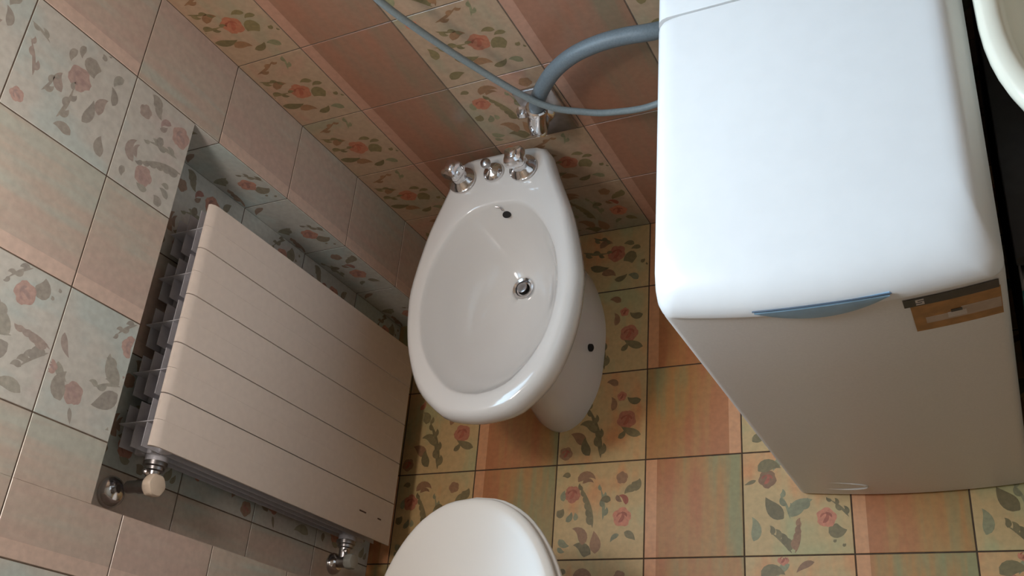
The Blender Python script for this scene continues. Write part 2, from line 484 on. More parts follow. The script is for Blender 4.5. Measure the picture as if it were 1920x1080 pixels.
bo = {(0, 1): dict(var=3, hue=.1, seed=.41), (0, 2): dict(var=3, hue=.1, seed=.43), (0, 3): dict(var=3, hue=.12, seed=.48), (0, 4): dict(var=3, hue=.1, seed=.52),
      (2, 1): dict(var=3, hue=-.05, seed=.33), (2, 2): dict(var=0, hue=.02, seed=.36), (2, 3): dict(var=3, hue=.16, seed=.39), (2, 4): dict(var=1, hue=.16, seed=.31),
      (3, 3): dict(flip=0, hue=-.10, seed=.83), (3, 2): dict(flip=0, hue=-.05, seed=.53), (3, 1): dict(flip=0, hue=.0, seed=.13),
      (1, 2): dict(flip=0, hue=.0, seed=.27), (1, 3): dict(flip=0, hue=-.08, seed=.67), (1, 4): dict(flip=0, hue=.0, seed=.97)}
# back wall faces -Y
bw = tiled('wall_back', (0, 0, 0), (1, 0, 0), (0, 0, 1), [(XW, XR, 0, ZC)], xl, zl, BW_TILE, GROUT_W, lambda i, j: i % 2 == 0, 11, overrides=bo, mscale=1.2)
tag(bw, None, None, kind='structure')
# left wall faces +X : u = -Y?  looking at it, right is +Y
ly = sorted([-.1778 - .1982 * k for k in range(-0, 7)] + [0.0])
ly = [YF] + [y for y in ly if y > YF + .01]
lrects = [(NY1, 0, 0, WZ0), (NY0, NY1, NZ, WZ0), (YF, NY0, 0, WZ0),
          (YF, WY0, WZ0, WZ1), (WY1, 0, WZ0, WZ1), (YF, 0, WZ1, ZC)]
nl = len(ly) - 2
lw = tiled('wall_left', (XW, 0, 0), (0, 1, 0), (0, 0, 1), lrects, ly, zl, LW_TILE_HAZED, GROUT_W, lambda i, j: (nl - i) % 2 == 1, 23, mscale=1.35, mfade=.62)
tag(lw, None, None, kind='structure')
nb = tiled('wall_niche', (NX, 0, 0), (0, 1, 0), (0, 0, 1), [(NY0, NY1, 0, NZ)], ly, zl, LW_TILE_HAZED, GROUT_W, lambda i, j: (nl - i) % 2 == 1, 29, mscale=1.35, mfade=.3)
tag(nb, None, None, kind='structure')
# reveals of the niche: the one facing the viewer (-Y), the one facing +Y, the soffit
nr = tiled('wall_niche_right', (NX, NY1, 0), (1, 0, 0), (0, 0, 1), [(0, XW - NX, 0, NZ)], [-.09, .11], zl, LW_TILE_HAZED, GROUT_W, lambda i, j: True, 31, mscale=1.35, mfade=.3)
tag(nr, None, None, kind='structure')
nl_ = tiled('wall_niche_left', (XW, NY0, 0), (-1, 0, 0), (0, 0, 1), [(0, XW - NX, 0, NZ)], [-.0, .2], zl, LW_TILE_HAZED, GROUT_W, lambda i, j: False, 37)
tag(nl_, None, None, kind='structure')
bm = bmesh.new(); box(bm, NX, XW - .0005, NY0, NY1, NZ, NZ + .01)
tag(obj('wall_niche_top', bm, PLASTER, smooth=False), None, None, kind='structure')
# plain shell
PLASTER_R = mat('beige_wall_paint', (.42, .34, .26), .8, bump=.2, bscale=120, var=.03)
bm = bmesh.new(); box(bm, XR, XR + .08, YF - .08, .08, 0, ZC); tag(obj('wall_right', bm, PLASTER_R, smooth=False), None, None, kind='structure')
bm = bmesh.new(); box(bm, -.15, XR, YF - .08, YF, 0, ZC); tag(obj('wall_front', bm, PLASTER_R, smooth=False), None, None, kind='structure')
bm = bmesh.new(); box(bm, -.15, XR + .08, YF - .08, .08, ZC, ZC + .08); tag(obj('ceiling', bm, PLASTER, smooth=False), None, None, kind='structure')
# outer masonry of the left wall around the window (keeps daylight out elsewhere)
bm = bmesh.new()
xo0, xo1 = -.15, XW - .0012
box(bm, xo0, NX - .001, YF, .08, -.02, NZ + .01)
box(bm, NX - .001, xo1, YF, NY0, -.02, NZ + .01); box(bm, NX - .001, xo1, NY1 + .001, .08, -.02, NZ + .01)
box(bm, xo0, xo1, YF, .08, NZ + .01, WZ0)
box(bm, xo0, xo1, YF, WY0, WZ0, WZ1); box(bm, xo0, xo1, WY1, .08, WZ0, WZ1); box(bm, xo0, xo1, YF, .08, WZ1, ZC)
tag(obj('wall_left_masonry', bm, PLASTER, smooth=False), None, None, kind='structure')
bm = bmesh.new(); box(bm, XW, XR, .0005, .08, 0, ZC); tag(obj('wall_back_masonry', bm, PLASTER, smooth=False), None, None, kind='structure')
# added pendant, out of view, as a housing for the fill light
bm = bmesh.new(); lathe(bm, [(.0, 2.449), (.05, 2.449), (.05, 2.43), (.006, 2.42), (.006, 1.87), (.05, 1.86), (.10, 1.82), (.105, 1.80), (.098, 1.805), (.045, 1.845), (0, 1.845)], (.37, -.74, 0), n=40, caps=False)
tag(obj('fill_lamp_shade', bm, WHITE_M), 'added white pendant lamp, unseen, holding the fill light above the toilet', 'lamp')
# window frame
bm = bmesh.new()
fx0, fx1 = -.15, -.11
box(bm, fx0, fx1, WY0, WY1, WZ0, WZ0 + .05, .004); box(bm, fx0, fx1, WY0, WY1, WZ1 - .05, WZ1, .004)
box(bm, fx0, fx1, WY0, WY0 + .05, WZ0 + .05, WZ1 - .05, .004); box(bm, fx0, fx1, WY1 - .05, WY1, WZ0 + .05, WZ1 - .05, .004)
box(bm, fx0, fx1, (WY0 + WY1) / 2 - .02, (WY0 + WY1) / 2 + .02, WZ0 + .05, WZ1 - .05, .004)
tag(obj('window_1', bm, WHITE_M, smooth=False), None, None, kind='structure')


# ------------------------------------------------------------------ washing machine
def wm_outline(z, ins, front, rc, bow, yb=-.054, n=56):
    """plan outline, side inset ins, front inset front, corner radius rc, front bowed by bow"""
    x0, x1 = 4.545 * T + ins, 6.49 * T - ins
    y1 = yb; y0 = -3.265 * T + front
    pts = []
    def arc(cx, cy, a0, a1, r, k=8):
        for i in range(k + 1):
            a = a0 + (a1 - a0) * i / k
            pts.append([cx + r * math.cos(a), cy + r * math.sin(a)])
    arc(x1 - .01, y1 - .01, 0, PI / 2, .01, 4); arc(x0 + .01, y1 - .01, PI / 2, PI, .01, 4)
    arc(x0 + rc, y0 + rc, PI, 1.5 * PI, rc)
    for i in range(1, 20):
        pts.append([x0 + rc + (x1 - x0 - 2 * rc) * i / 20, y0])
    arc(x1 - rc, y0 + rc, 1.5 * PI, 2 * PI, rc)
    xm, hw = (x0 + x1) / 2, (x1 - x0) / 2
    for p in pts:
        if p[1] < y0 + rc * 1.01:
            p[1] -= bow * (1 - ((p[0] - xm) / hw) ** 2)
    return [Vector((p[0], p[1], z)) for p in pts]


wm = thing('washing_machine', 'narrow white top-loading washing machine standing against the tiled back wall', 'washing machine', (5.5 * T, -.35, 0))
def W(name, bm, mt, par=None, **k):
    o = obj(name, bm, mt, None, **k); o.parent = par or wm
    if par is None: o.matrix_parent_inverse = Matrix.Translation(-Vector((5.5 * T, -.35, 0)))
    return o
bm = bmesh.new()
loft(bm, [wm_outline(.010, .0, .0, .012, .010), wm_outline(.10, .0, .0, .012, .012), wm_outline(.60, 0, 0, .012, .016), wm_outline(.800, 0, .0, .012, .018),
          wm_outline(.808, .001, .001, .012, .018), wm_outline(.810, .004, .004, .012, .018)], True, True)
body = W('body', bm, FRONT_M)
bm = bmesh.new()
loft(bm, [wm_outline(.0, .02, .02, .012, .01), wm_outline(.011, .02, .02, .012, .01)], True, True)
W('plinth', bm, DARKG)  # near-black paints the shadow gap under the washer
# lid
YH = -1.06 * T
def right_slope(o, z):
    x0 = 4.545 * T; k = .016 * min(1, max(0, (z - .820) / .033)) / .389
    for p in o: p.x = x0 + (p.x - x0) * (1 - k * max(0, (p.x - x0) / .389))
    return o
def lid_ring(z, ins, fr, rc):
    o = wm_outline(z, ins, fr, rc, .018, yb=YH - .002)
    return right_slope(o, z)
bm = bmesh.new()
loft(bm, [lid_ring(.8105, .006, .006, .014), lid_ring(.8135, .0, -.002, .016), lid_ring(.822, -.001, -.001, .02), lid_ring(.833, .000, .006, .024), lid_ring(.842, .002, .016, .03),
          lid_ring(.849, .005, .03, .034), lid_ring(.8535, .010, .048, .036), lid_ring(.8555, .018, .068, .04), lid_ring(.856, .03, .09, .04)], True, True)
lid = W('lid', bm, WHITE_M, angle=60)
# rear control deck
bm = bmesh.new()
def deck_ring(z, ins, e=0):
    x0, x1 = 4.545 * T + ins, 6.49 * T - ins
    return right_slope([Vector(p) for p in ((x0, YH + .002 + e, z), (x1, YH + .002 + e, z), (x1, -.054 - ins * .3, z), (x0, -.054 - ins * .3, z))], z)
loft(bm, [deck_ring(.8105, .006), deck_ring(.8135, 0), deck_ring(.822, -.001), deck_ring(.833, .0), deck_ring(.842, .002), deck_ring(.849, .005), deck_ring(.8535, .010), deck_ring(.8555, .018, .0005), deck_ring(.856, .03, .002)], True, True)
W('control_deck', bm, WHITE_M)
bm = bmesh.new(); box(bm, 4.545 * T + .008, 6.49 * T - .008, YH - .0018, YH + .0018, .811, .835); W('hinge_gap_shade', bm, DARKG, smooth=False)  # dark filler paints the shade inside the gap behind the lid
# handle recess: blue lens on the front of the lid seam
def front_y(x, off=0):
    x0, x1 = 4.545 * T, 6.49 * T
    return -3.265 * T - .018 * (1 - ((x - (x0 + x1) / 2) / ((x1 - x0) / 2)) ** 2) - off
bm = bmesh.new()
rings = []
for i in range(25):
    t = i / 24; x = (5.14 + .76 * t) * T
    hgt = .027 * math.sin(PI * t) ** .8 + .0008
    zc = .8190 + .004 * t
    top = zc + .004 + .0 * t; bot = top - hgt
    top2 = top
    y = front_y(x, .0025)
    rings.append([Vector((x, y, bot)), Vector((x, y - .001, (bot + top2) / 2)), Vector((x, y, top2)), Vector((x, y + .012, top2)), Vector((x, y + .012, bot))])
loft(bm, rings, True, True)
hd = W('handle', bm, BLUE_PL); hd['label'] = 'blue-grey lens-shaped grip under the lid'
bm = bmesh.new()
pts = []
for i in range(25):
    t = i / 24; x = (5.13 + .78 * t) * T
    pts.append(Vector((x, front_y(x, .001),   .8245 + .004 * t + .002 * math.sin(PI * t))))
tube(bm, pts, .0011, 8, 40)
W('grip_gap', bm, BLUE_D, hd)
# filter cover: raised oval ring near the floor
bm = bmesh.new()
cx, cz, rx, rz = 4.93 * T, .066, .054, .021
pts = [Vector((cx + rx * math.cos(a), front_y(cx + rx * math.cos(a)) + .0052, cz + rz * math.sin(a))) for a in [2 * PI * k / 40 for k in range(41)]]
tube(bm, pts, .0016, 6, 80)
W('filter_cover', bm, FRONT_M)
# energy sticker
st = None
def sticker_quad(bm, x0, x1, z0, z1, off, tl=0):
    n = 6
    fr = [];
    for i in range(n + 1):
        x = x0 + (x1 - x0) * i / n
        fr.append((bm.verts.new((x, front_y(x, off), z0)), bm.verts.new((x, front_y(x, off), z1)), bm.verts.new((x, front_y(x, off - .0004), z0)), bm.verts.new((x, front_y(x, off - .0004), z1))))
    for a, b in zip(fr, fr[1:]):
        bm.faces.new((a[0], b[0], b[1], a[1])); bm.faces.new((a[1], b[1], b[3], a[3])); bm.faces.new((a[2], a[3], b[3], b[2])); bm.faces.new((a[0], a[2], b[2], b[0]))
    bm.faces.new((fr[0][0], fr[0][1], fr[0][3], fr[0][2])); bm.faces.new((fr[-1][0], fr[-1][2], fr[-1][3], fr[-1][1]))
SX0, SX1 = 5.965 * T, 6.455 * T
bm = bmesh.new(); sticker_quad(bm, SX0 + .003, SX1, .714, .786, .0006)
st = W('energy_sticker', bm, STICK_O, smooth=False); st['label'] = 'worn orange and black sticker'
bm = bmesh.new(); sticker_quad(bm, SX0 - .003, SX1 - .001, .783, .8025, .0010)
W('black_band', bm, STICK_B, st, smooth=False)
bm = bmesh.new()
for (a0, a1, b0, b1) in ((0, 1, .8, 1), (0, .25, .5, .8), (0, 1, .42, .58), (.75, 1, .2, .5), (0, 1, 0, .2)):
    sticker_quad(bm, SX0 + .010 + a0 * .009, SX0 + .010 + a1 * .009, .786 + b0 * .013, .786 + b1 * .013, .0013)
W('letter', bm, STICK_W, st, smooth=False)
bm = bmesh.new(); sticker_quad(bm, SX0 + .016, SX1 - .001, .733, .748, .0010); sticker_quad(bm, SX0 + .055, SX1 - .001, .7475, .758, .0010)
W('pale_band', bm, STICK_P, st, smooth=False)
bm = bmesh.new(); sticker_quad(bm, SX0 + .040, SX0 + .060, .737, .750, .0013)
W('white_patch', bm, STICK_W, st, smooth=False)
bm = bmesh.new(); sticker_quad(bm, SX0 + .044, SX0 + .056, .7500, .7560, .0015)
W('dark_mark', bm, STICK_B, st, smooth=False)


# ------------------------------------------------------------------ ceramics helpers
def half_outline(ctrl, n=40):
    """ctrl: right half from back centre to front centre in tile units (dx, y) -> closed ring of 2n-2 points"""
    h = catmull([(c[0], c[1], 0) for c in ctrl], n)
    h[0].x = 0; h[-1].x = 0
    return [(p.x, p.y) for p in h] + [(-p.x, p.y) for p in h[-2:0:-1]]


def ring(ctrl, cx, z, sc=1.0, cy=None, n=40):
    o = half_outline(ctrl, n)
    if cy is None: cy = (min(p[1] for p in o) + max(p[1] for p in o)) / 2
    return [Vector(((cx + p[0] * sc) * T, (cy + (p[1] - cy) * sc) * T, z * T)) for p in o]


def inset(ctrl, d):
    """shrink control outline towards its axis and ends by d tiles"""
    ys = [c[1] for c in ctrl]; mid = (min(ys) + max(ys)) / 2; hl = (max(ys) - min(ys)) / 2
    mx = max(c[0] for c in ctrl)
    return [(c[0] * (mx - d) / mx, mid + (c[1] - mid) * (hl - d) / hl) for c in ctrl]


# ------------------------------------------------------------------ bidet
RIM = [(0, -.06), (.40, -.07), (.53, -.16), (.62, -.42), (.80, -.91), (.92, -1.45), (.935, -1.75), (.875, -2.18), (.70, -2.62), (.42, -2.90), (.20, -2.98), (0, -3.0)]
BOWL = [(0, -.70), (.28, -.75), (.50, -.95), (.665, -1.27), (.735, -1.62), (.715, -1.98), (.60, -2.33), (.37, -2.62), (.18, -2.725), (0, -2.755)]
FOOT = [(0, -.42), (.15, -.45), (.32, -.72), (.455, -1.15), (.47, -1.55), (.42, -1.98), (.27, -2.30), (.12, -2.43), (0, -2.46)]
NECK = [(0, -.36), (.13, -.38), (.28, -.62), (.40, -1.05), (.40, -1.45), (.36, -1.85), (.24, -2.12), (.11, -2.24), (0, -2.27)]
DRAIN = [(0, -1.20), (.06, -1.215), (.10, -1.26), (.11, -1.31), (.10, -1.36), (.06, -1.405), (0, -1.42)]
BX = 2.07
bid = thing('bidet', 'white ceramic pedestal bidet with an empty oval bowl, against the back wall', 'bidet', (BX * T, -.3, 0))
def B(name, bm, mt, par=None, **k):
    o = obj(name, bm, mt, None, **k); o.parent = par or bid
    if par is None: o.matrix_parent_inverse = Matrix.Translation(-Vector((BX * T, -.3, 0)))
    return o
def mixc(a, b, t, n=40):
    A, B_ = half_outline(a, n), half_outline(b, n)
    return [((1 - t) * p[0] + t * q[0], (1 - t) * p[1] + t * q[1]) for p, q in zip(A, B_)]
def rr(pts, z, cx=BX): return [Vector(((cx + p[0]) * T, p[1] * T, z * T)) for p in pts]
FX = -.04
def rr2(pts, z, f): return [Vector(((BX + FX * f + p[0]) * T, p[1] * T, z * T)) for p in pts]
bm = bmesh.new()
DZ = 1.24
rings = [rr2(half_outline(FOOT), 0, 1), rr2(half_outline(FOOT), .10, 1), rr2(mixc(FOOT, NECK, .35), .35, 1), rr2(mixc(FOOT, NECK, .8), .7, 1),
         rr2(mixc(NECK, RIM, .12), 1.0, .6), rr2(mixc(NECK, RIM, .42), 1.3, .3), rr2(mixc(NECK, RIM, .75), 1.55, .1), rr2(mixc(NECK, RIM, .93), 1.70, 0),
         rr(half_outline(inset(RIM, .015)), 1.78), rr(half_outline(RIM), 1.84), rr(half_outline(inset(RIM, .01)), 1.92), rr(half_outline(inset(RIM, .045)), 1.975),
         rr(half_outline(inset(RIM, .09)), 1.995),
         rr(mixc(RIM, BOWL, .75), 1.992), rr(half_outline(inset(BOWL, -.022)), 1.988), rr(half_outline(BOWL), 1.974), rr(half_outline(inset(BOWL, .012)), 1.93)]
for t, z in ((.10, 1.80), (.20, 1.66), (.32, 1.53), (.47, 1.42), (.63, 1.34), (.80, 1.285), (.93, 1.255)):
    rings.append(rr(mixc(inset(BOWL, .025), DRAIN, t), z))
rings.append(rr(half_outline(DRAIN), DZ)); rings.append(rr(half_outline(DRAIN), DZ - .12))
loft(bm, rings, True, True)
basin = B('basin', bm, CERAMIC, angle=80)
# drain fitting
bm = bmesh.new()
dc = Vector((BX * T, -1.31 * T, (DZ - .02) * T))
lathe(bm, [(.013, -.006), (.013, .000), (.0175, .0005), (.0225, .0035), (.0245, .005), (.0235, .0062), (.0185, .0045), (.0165, .001), (.0165, -.006)], dc, n=40, caps=False)
dr = B('drain', bm, CHROME)
bm = bmesh.new(); lathe(bm, [(.0, -.010), (.0165, -.010), (.0165, -.0045), (0, -.0045)], dc, n=32, caps=False); B('drain_well', bm, DARKHOLE, dr)
bm = bmesh.new(); lathe(bm, [(.0, -.004), (.0100, -.004), (.0115, .002), (.0110, .0045), (.009, .0053), (0, .005)], dc + Vector((-.0030, .0025, .001)), n=32, caps=False)
B('drain_plug', bm, CHROME_D, dr)
# overflow hole on the back slope of the bowl, with small hook mark
bm = bmesh.new()
oc = Vector((2.13 * T, -.775 * T, 1.85 * T)); on_ = Vector((0, -.55, .83)).normalized()
lathe(bm, [(0, -.004), (.0070, -.004), (.0070, .0010), (0, .0012)], oc, on_, 24, caps=False)
for v in bm.verts: v.co.x = oc.x + (v.co.x - oc.x) * 1.25
ovf = B('overflow_hole', bm, DARKHOLE)
bm = bmesh.new()
tube(bm, [(2.05 * T, -.728 * T, 1.955 * T), (2.08 * T, -.733 * T, 1.945 * T), (2.10 * T, -.74 * T, 1.93 * T), (2.105 * T, -.75 * T, 1.90 * T)], .0016, 8, 12)
B('chain_hook', bm, CHROME_D)
# fixing bolt on the foot
bm = bmesh.new(); lathe(bm, [(0, -.004), (.0085, -.004), (.0085, .001), (.006, .003), (0, .003)], (2.487 * T, -1.66 * T, .36 * T), (1, -.25, .2), 20, caps=False)
bo_ = B('fixing_bolt', bm, DARKHOLE); bo_['label'] = 'dark floor fixing bolt'
# taps
def tap(x, y, rot, big=True):
    bm = bmesh.new(); c = Vector((x * T, y * T, 1.992 * T))
    lathe(bm, [(.0, 0), (.0260, 0), (.0272, .003), (.0265, .006), (.0225, .009), (.0205, .0135), (.0165, .0165), (.0155, .0185), (.0155, .030), (.0145, .031), (.0, .031)], c, n=40, caps=False)
    bmesh.ops.scale(bm, vec=(1.14, 1.14, 1.0), space=Matrix.Translation(-c), verts=bm.verts)
    t_ = B('tap', bm, CHROME)
    bm = bmesh.new()
    q = Matrix.Rotation(rot, 4, 'Z')
    lathe(bm, [(.0, .030), (.0125, .030), (.0175, .034, .10), (.0188, .040, .13), (.0185, .050, .13), (.0165, .055, .12), (.010, .057, .05), (.0085, .060), (.0045, .062), (0, .062)], (0, 0, 0), n=60, lobes=4, amp=.12, caps=False)
    bmesh.ops.transform(bm, matrix=Matrix.Translation(c) @ q @ Matrix.Diagonal((1.2, 1.2, 1, 1)), verts=bm.verts)
    B('tap_handle', bm, CHROME, t_)
    return t_
tap(1.655, -.36, .3); tap(2.36, -.36, .8)
bm = bmesh.new(); c = Vector((2.02 * T, -.34 * T, 1.992 * T))
lathe(bm, [(0, 0), (.0220, 0), (.0228, .003), (.0212, .009), (.0155, .0145), (.0065, .0175), (.0045, .019), (.0045, .034), (0, .034)], c, n=32, caps=False)
pk = B('plug_lifter', bm, CHROME)
bm = bmesh.new(); lathe(bm, [(0, .030), (.006, .0305), (.0100, .034), (.0110, .039), (.0095, .044), (.005, .047), (0, .0475)], c, n=24, caps=False)
B('lifter_knob', bm, CHROME_D, pk)

# ------------------------------------------------------------------ toilet
TX = 2.20
toi = thing('toilet', 'white toilet with closed rounded lid, cut by the bottom edge of the picture', 'toilet', (TX * T, -1.0, 0))
def Tt(name, bm, mt, par=None, **k):
    o = obj(name, bm, mt, None, **k); o.parent = par or toi
    if par is None: o.matrix_parent_inverse = Matrix.Translation(-Vector((TX * T, -1.0, 0)))
    return o
LID = [(0, -3.76), (.26, -3.80), (.52, -3.96), (.73, -4.24), (.87, -4.60), (.93, -5.0), (.91, -5.4), (.80, -5.78), (.55, -5.95), (0, -5.97)]
SEAT = inset(LID, -.02)
POT = [(0, -3.88), (.28, -3.93), (.52, -4.10), (.70, -4.40), (.80, -4.8), (.80, -5.2), (.70, -5.7), (.60, -6.2), (0, -6.25)]
TFT = [(0, -4.3), (.22, -4.34), (.38, -4.5), (.46, -4.9), (.46, -5.4), (.44, -5.9), (.42, -6.2), (0, -6.25)]
def rt(c, z): return [Vector(((TX + p[0]) * T, p[1] * T, z * T)) for p in c]
bm = bmesh.new()
loft(bm, [rt(half_outline(TFT), 0), rt(half_outline(TFT), .3), rt(mixc(TFT, POT, .15), .8), rt(mixc(TFT, POT, .6), 1.3), rt(mixc(TFT, POT, .92), 1.6), rt(half_outline(POT), 1.75),
          rt(half_outline(inset(POT, -.01)), 1.88), rt(half_outline(inset(POT, .03)), 1.945)], True, True)
Tt('bowl', bm, CERAMIC, angle=80)
bm = bmesh.new()
loft(bm, [rt(half_outline(inset(LID, .03)), 1.955), rt(half_outline(SEAT), 1.965), rt(half_outline(inset(LID, -.025)), 1.99), rt(half_outline(SEAT), 2.02), rt(half_outline(inset(LID, .03)), 2.03)], True, True)
Tt('seat', bm, LIDPL, angle=80)
bm = bmesh.new()
rings = [rt(half_outline(inset(LID, .03)), 2.038), rt(half_outline(LID), 2.045), rt(half_outline(LID), 2.075), rt(half_outline(inset(LID, .012)), 2.095), rt(half_outline(inset(LID, .035)), 2.11), rt(half_outline(inset(LID, .07)), 2.117)]
for d, z in ((.15, 2.120), (.35, 2.123), (.55, 2.126), (.75, 2.127)): rings.append(rt(half_outline(inset(LID, d)), z))
loft(bm, rings, True, True)
Tt('lid', bm, LIDPL, angle=80)
for s in (-.35, .35):
    bm = bmesh.new(); lathe(bm, [(0, 0), (.011, 0), (.011, .03), (0, .03)], ((TX + s) * T - .015, -6.05 * T, 2.05 * T), (1, 0, 0), 16, caps=False)
    Tt('hinge', bm, CHROME)
bm = bmesh.new(); box(bm, (TX - .9) * T, (TX + .9) * T, -7.2 * T, -6.3 * T, 1.9 * T, 3.9 * T, .02, 4)
ci = Tt('cistern', bm, CERAMIC)
bm = bmesh.new(); box(bm, (TX - .93) * T, (TX + .93) * T, -7.22 * T, -6.27 * T, 3.9 * T, 4.05 * T, .01, 3)
Tt('cistern_lid', bm, CERAMIC, ci)

# ------------------------------------------------------------------ radiator
RY0, RY1 = -3.765 * T, -1.515 * T
RXF = .325 * T; RZ0, RZ1 = .50 * T, 3.965 * T
rad = thing('radiator', 'beige-white five-section aluminium radiator set in the left wall niche', 'radiator', (.1 * T, (RY0 + RY1) / 2, .5 * T))
def Rr(name, bm, mt, par=None, **k):
    o = obj(name, bm, mt, None, **k); o.parent = par or rad
    if par is None: o.matrix_parent_inverse = Matrix.Translation(-Vector((.1 * T, (RY0 + RY1) / 2, .5 * T)))
    return o
pw = (RY1 - RY0) / 5
XB = -.15 * T
for k in range(5):
    y0 = RY0 + pw * k; y1 = y0 + pw; ym = (y0 + y1) / 2
    bm = bmesh.new()
    g = .0010
    # front plate: profile in (x, z) swept in y, rounded top lip, two halves with a shallow groove
    for (a, b) in ((y0 + g, ym), (ym, y1 - g)):
        prof = [(RXF - .0035, RZ0 + .004), (RXF - .0015, RZ0), (RXF, RZ0 + .003), (RXF, RZ1 - .016), (RXF - .0015, RZ1 - .007), (RXF - .006, RZ1 - .001), (RXF - .011, RZ1), (RXF - .0135, RZ1 - .002), (RXF - .0125, RZ1 - .006), (RXF - .006, RZ1 - .012), (RXF - .0035, RZ1 - .02)]
        loft(bm, [[Vector((x, a + (.0003 if a == ym else 0), z)) for x, z in prof], [Vector((x, b - (.0003 if b == ym else 0), z)) for x, z in prof]], True, True)
    box(bm, RXF - .0035, RXF - .0003, ym - .0005, ym + .0005, RZ0 + .002, RZ1 - .008)
    fp = Rr('front_panel', bm, RAD, angle=40)
    if k == 0:
        for (yy, zz, l) in ((ym + .0012, .212, .024), (ym + .001, .150, .013)):
            bm = bmesh.new(); box(bm, RXF - .0002, RXF + .0004, yy - .0018, yy + .0012, zz - l / 2, zz + l / 2)
            Rr('rust_chip', bm, STAIN, fp, smooth=False)
    bm = bmesh.new()
    t = .0013
    zt = RZ1 - .012
    box(bm, XB, RXF - .0035, ym - t / 2, ym + t / 2, RZ0 + .01, zt + .006)              # web
    for (xx, hw, tp) in ((.15 * T, .455, zt + .003), (.01 * T, .43, zt), (-.14 * T, .40, zt - .004)):
        box(bm, xx - t / 2, xx + t / 2, ym - pw * hw, ym + pw * hw, RZ0 + .01, tp)
    # water column around the web
    lathe(bm, [(.013, RZ0 + .02), (.013, RZ1 - .05)], (.03 * T, ym, 0), n=16)
    # shallow bridges low between the fins
    for xx in (.07 * T, -.07 * T, .2 * T):
        box(bm, xx - .010, xx + .010, y0 + .004, ym - .004, zt - .05, zt - .032, .004)
        box(bm, xx - .010, xx + .010, ym + .004, y1 - .004, zt - .05, zt - .032, .004)
    Rr('fins', bm, RAD_SHADED, smooth=True)
for z in (3.62 * T, .85 * T):
    bm = bmesh.new(); lathe(bm, [(.019, RY0 - .004), (.019, RY1 + .004)], (.03 * T, 0, z), (0, 1, 0), 24)
    for v in bm.verts: pass
    Rr('collector', bm, RAD_SHADED)
    bm = bmesh.new()
    lathe(bm, [(0, 0), (.021, 0), (.021, .006), (.017, .009), (.014, .010), (0, .010)], (.03 * T, RY1 + .003, z), (0, 1, 0), 24, caps=False)
    Rr('end_plug', bm, RAD_SHADED)
for z, cm, sc in ((3.68 * T, CAPM, 1.0), (.87 * T, GREYCAP, .85)):
    up = z > .5
    zv = z
    bm = bmesh.new()
    lathe(bm, [(0, 0), (.016, 0), (.020, .002), (.020, .009), (.0165, .011), (.0165, .016), (.012, .018), (.010, .040), (.0, .040)], (.03 * T, RY0 - .002, zv - (.06 * T if up else 0)), (0, -1, 0), 24, caps=False)
    vy = -4.0 * T
    lathe(bm, [(0, -.035), (.0105, -.035), (.0105, -.012), (.0125, -.010), (.0125, .010), (.009, .013), (.009, .026), (0, .026)], (.03 * T, vy, zv), (1, 0, 0), 24, caps=False)
    vv = Rr('valve', bm, CHROME_D)
    bm = bmesh.new()
    cp_x = .15 * T if up else .14 * T
    lathe(bm, [(0, -.012), (.0165 * sc, -.012), (.0185 * sc, -.009, .035), (.0185 * sc, .003, .035), (.0165 * sc, .006, .03), (.012 * sc, .0072), (0, .0072)], (cp_x, vy, zv), (1, 0, 0), 48, lobes=6, caps=False)
    cpo = Rr('valve_cap', bm, cm, vv); cpo['label'] = 'cream fluted cap' if up else 'grey round cap'
    bm = bmesh.new()
    lathe(bm, [(0.0, 0), (.026 * sc, 0), (.0265 * sc, .002), (.0245 * sc, .008), (.018 * sc, .0135), (.0125, .016), (0, .0165)], (NX + .0012 if up else -.08 * T, vy - (.01 if up else .005), zv + (.012 if up else .004)), (1, 0, 0), 32, caps=False)
    Rr('rosette', bm, CHROME, vv)
    bm = bmesh.new(); lathe(bm, [(0, 0), (.0045, 0), (.005, .004), (.004, .010), (0, .011)], (.10 * T, vy + .018, zv + .013), (.3, 0, 1), 12, caps=False)
    Rr('bleed_nipple', bm, CHROME_D, vv)
# niche wall brackets are hidden behind the fins

# ------------------------------------------------------------------ wall drain outlet and hoses
out = thing('drain_outlet', 'square chrome drain outlet plate on the back wall above the bidet', 'drain outlet', (2.78 * T, 0, 2.4 * T))
def D(name, bm, mt, par=None, **k):
    o = obj(name, bm, mt, None, **k); o.parent = par or out
    if par is None: o.matrix_parent_inverse = Matrix.Translation(-Vector((2.78 * T, 0, 2.4 * T)))
    return o
bm = bmesh.new(); box(bm, 2.57 * T, 2.97 * T, -.0095, -.0015, 2.05 * T, 2.76 * T, .003, 2); D('cover_plate', bm, CHROME_D)
bm = bmesh.new()
tube(bm, [(2.72 * T, -.004, 2.42 * T), (2.72 * T, -.030, 2.41 * T), (2.725 * T, -.048, 2.45 * T), (2.775 * T, -.056, 2.58 * T), (2.87 * T, -.059, 2.78 * T)], .0185, 20, 24)
lathe(bm, [(0, 0), (.016, 0), (.0175, .004), (.0175, .016), (.014, .022), (0, .024)], (2.715 * T, -.040, 2.42 * T), (-.3, -.75, -.6), 24, caps=False)
lathe(bm, [(0, 0), (.011, 0), (.012, .003), (.012, .016), (.008, .020), (0, .021)], (2.66 * T, -.030, 2.58 * T), (-1, -.2, .5), 8, caps=False)
lathe(bm, [(0, 0), (.028, 0), (.030, .003), (.026, .011), (.019, .015), (0, .015)], (2.72 * T, -.009, 2.42 * T), (0, -1, 0), 28, caps=False)
el = D('siphon_elbow', bm, CHROME)
bm = bmesh.new()
lathe(bm, [(0, 0), (.020, 0), (.021, .003), (.021, .014), (.0185, .017), (.0, .017)], (2.84 * T, -.0585, 2.72 * T), (.42, 0, 1), 28, lobes=8, caps=False)
D('union_nut', bm, CHROME, el)
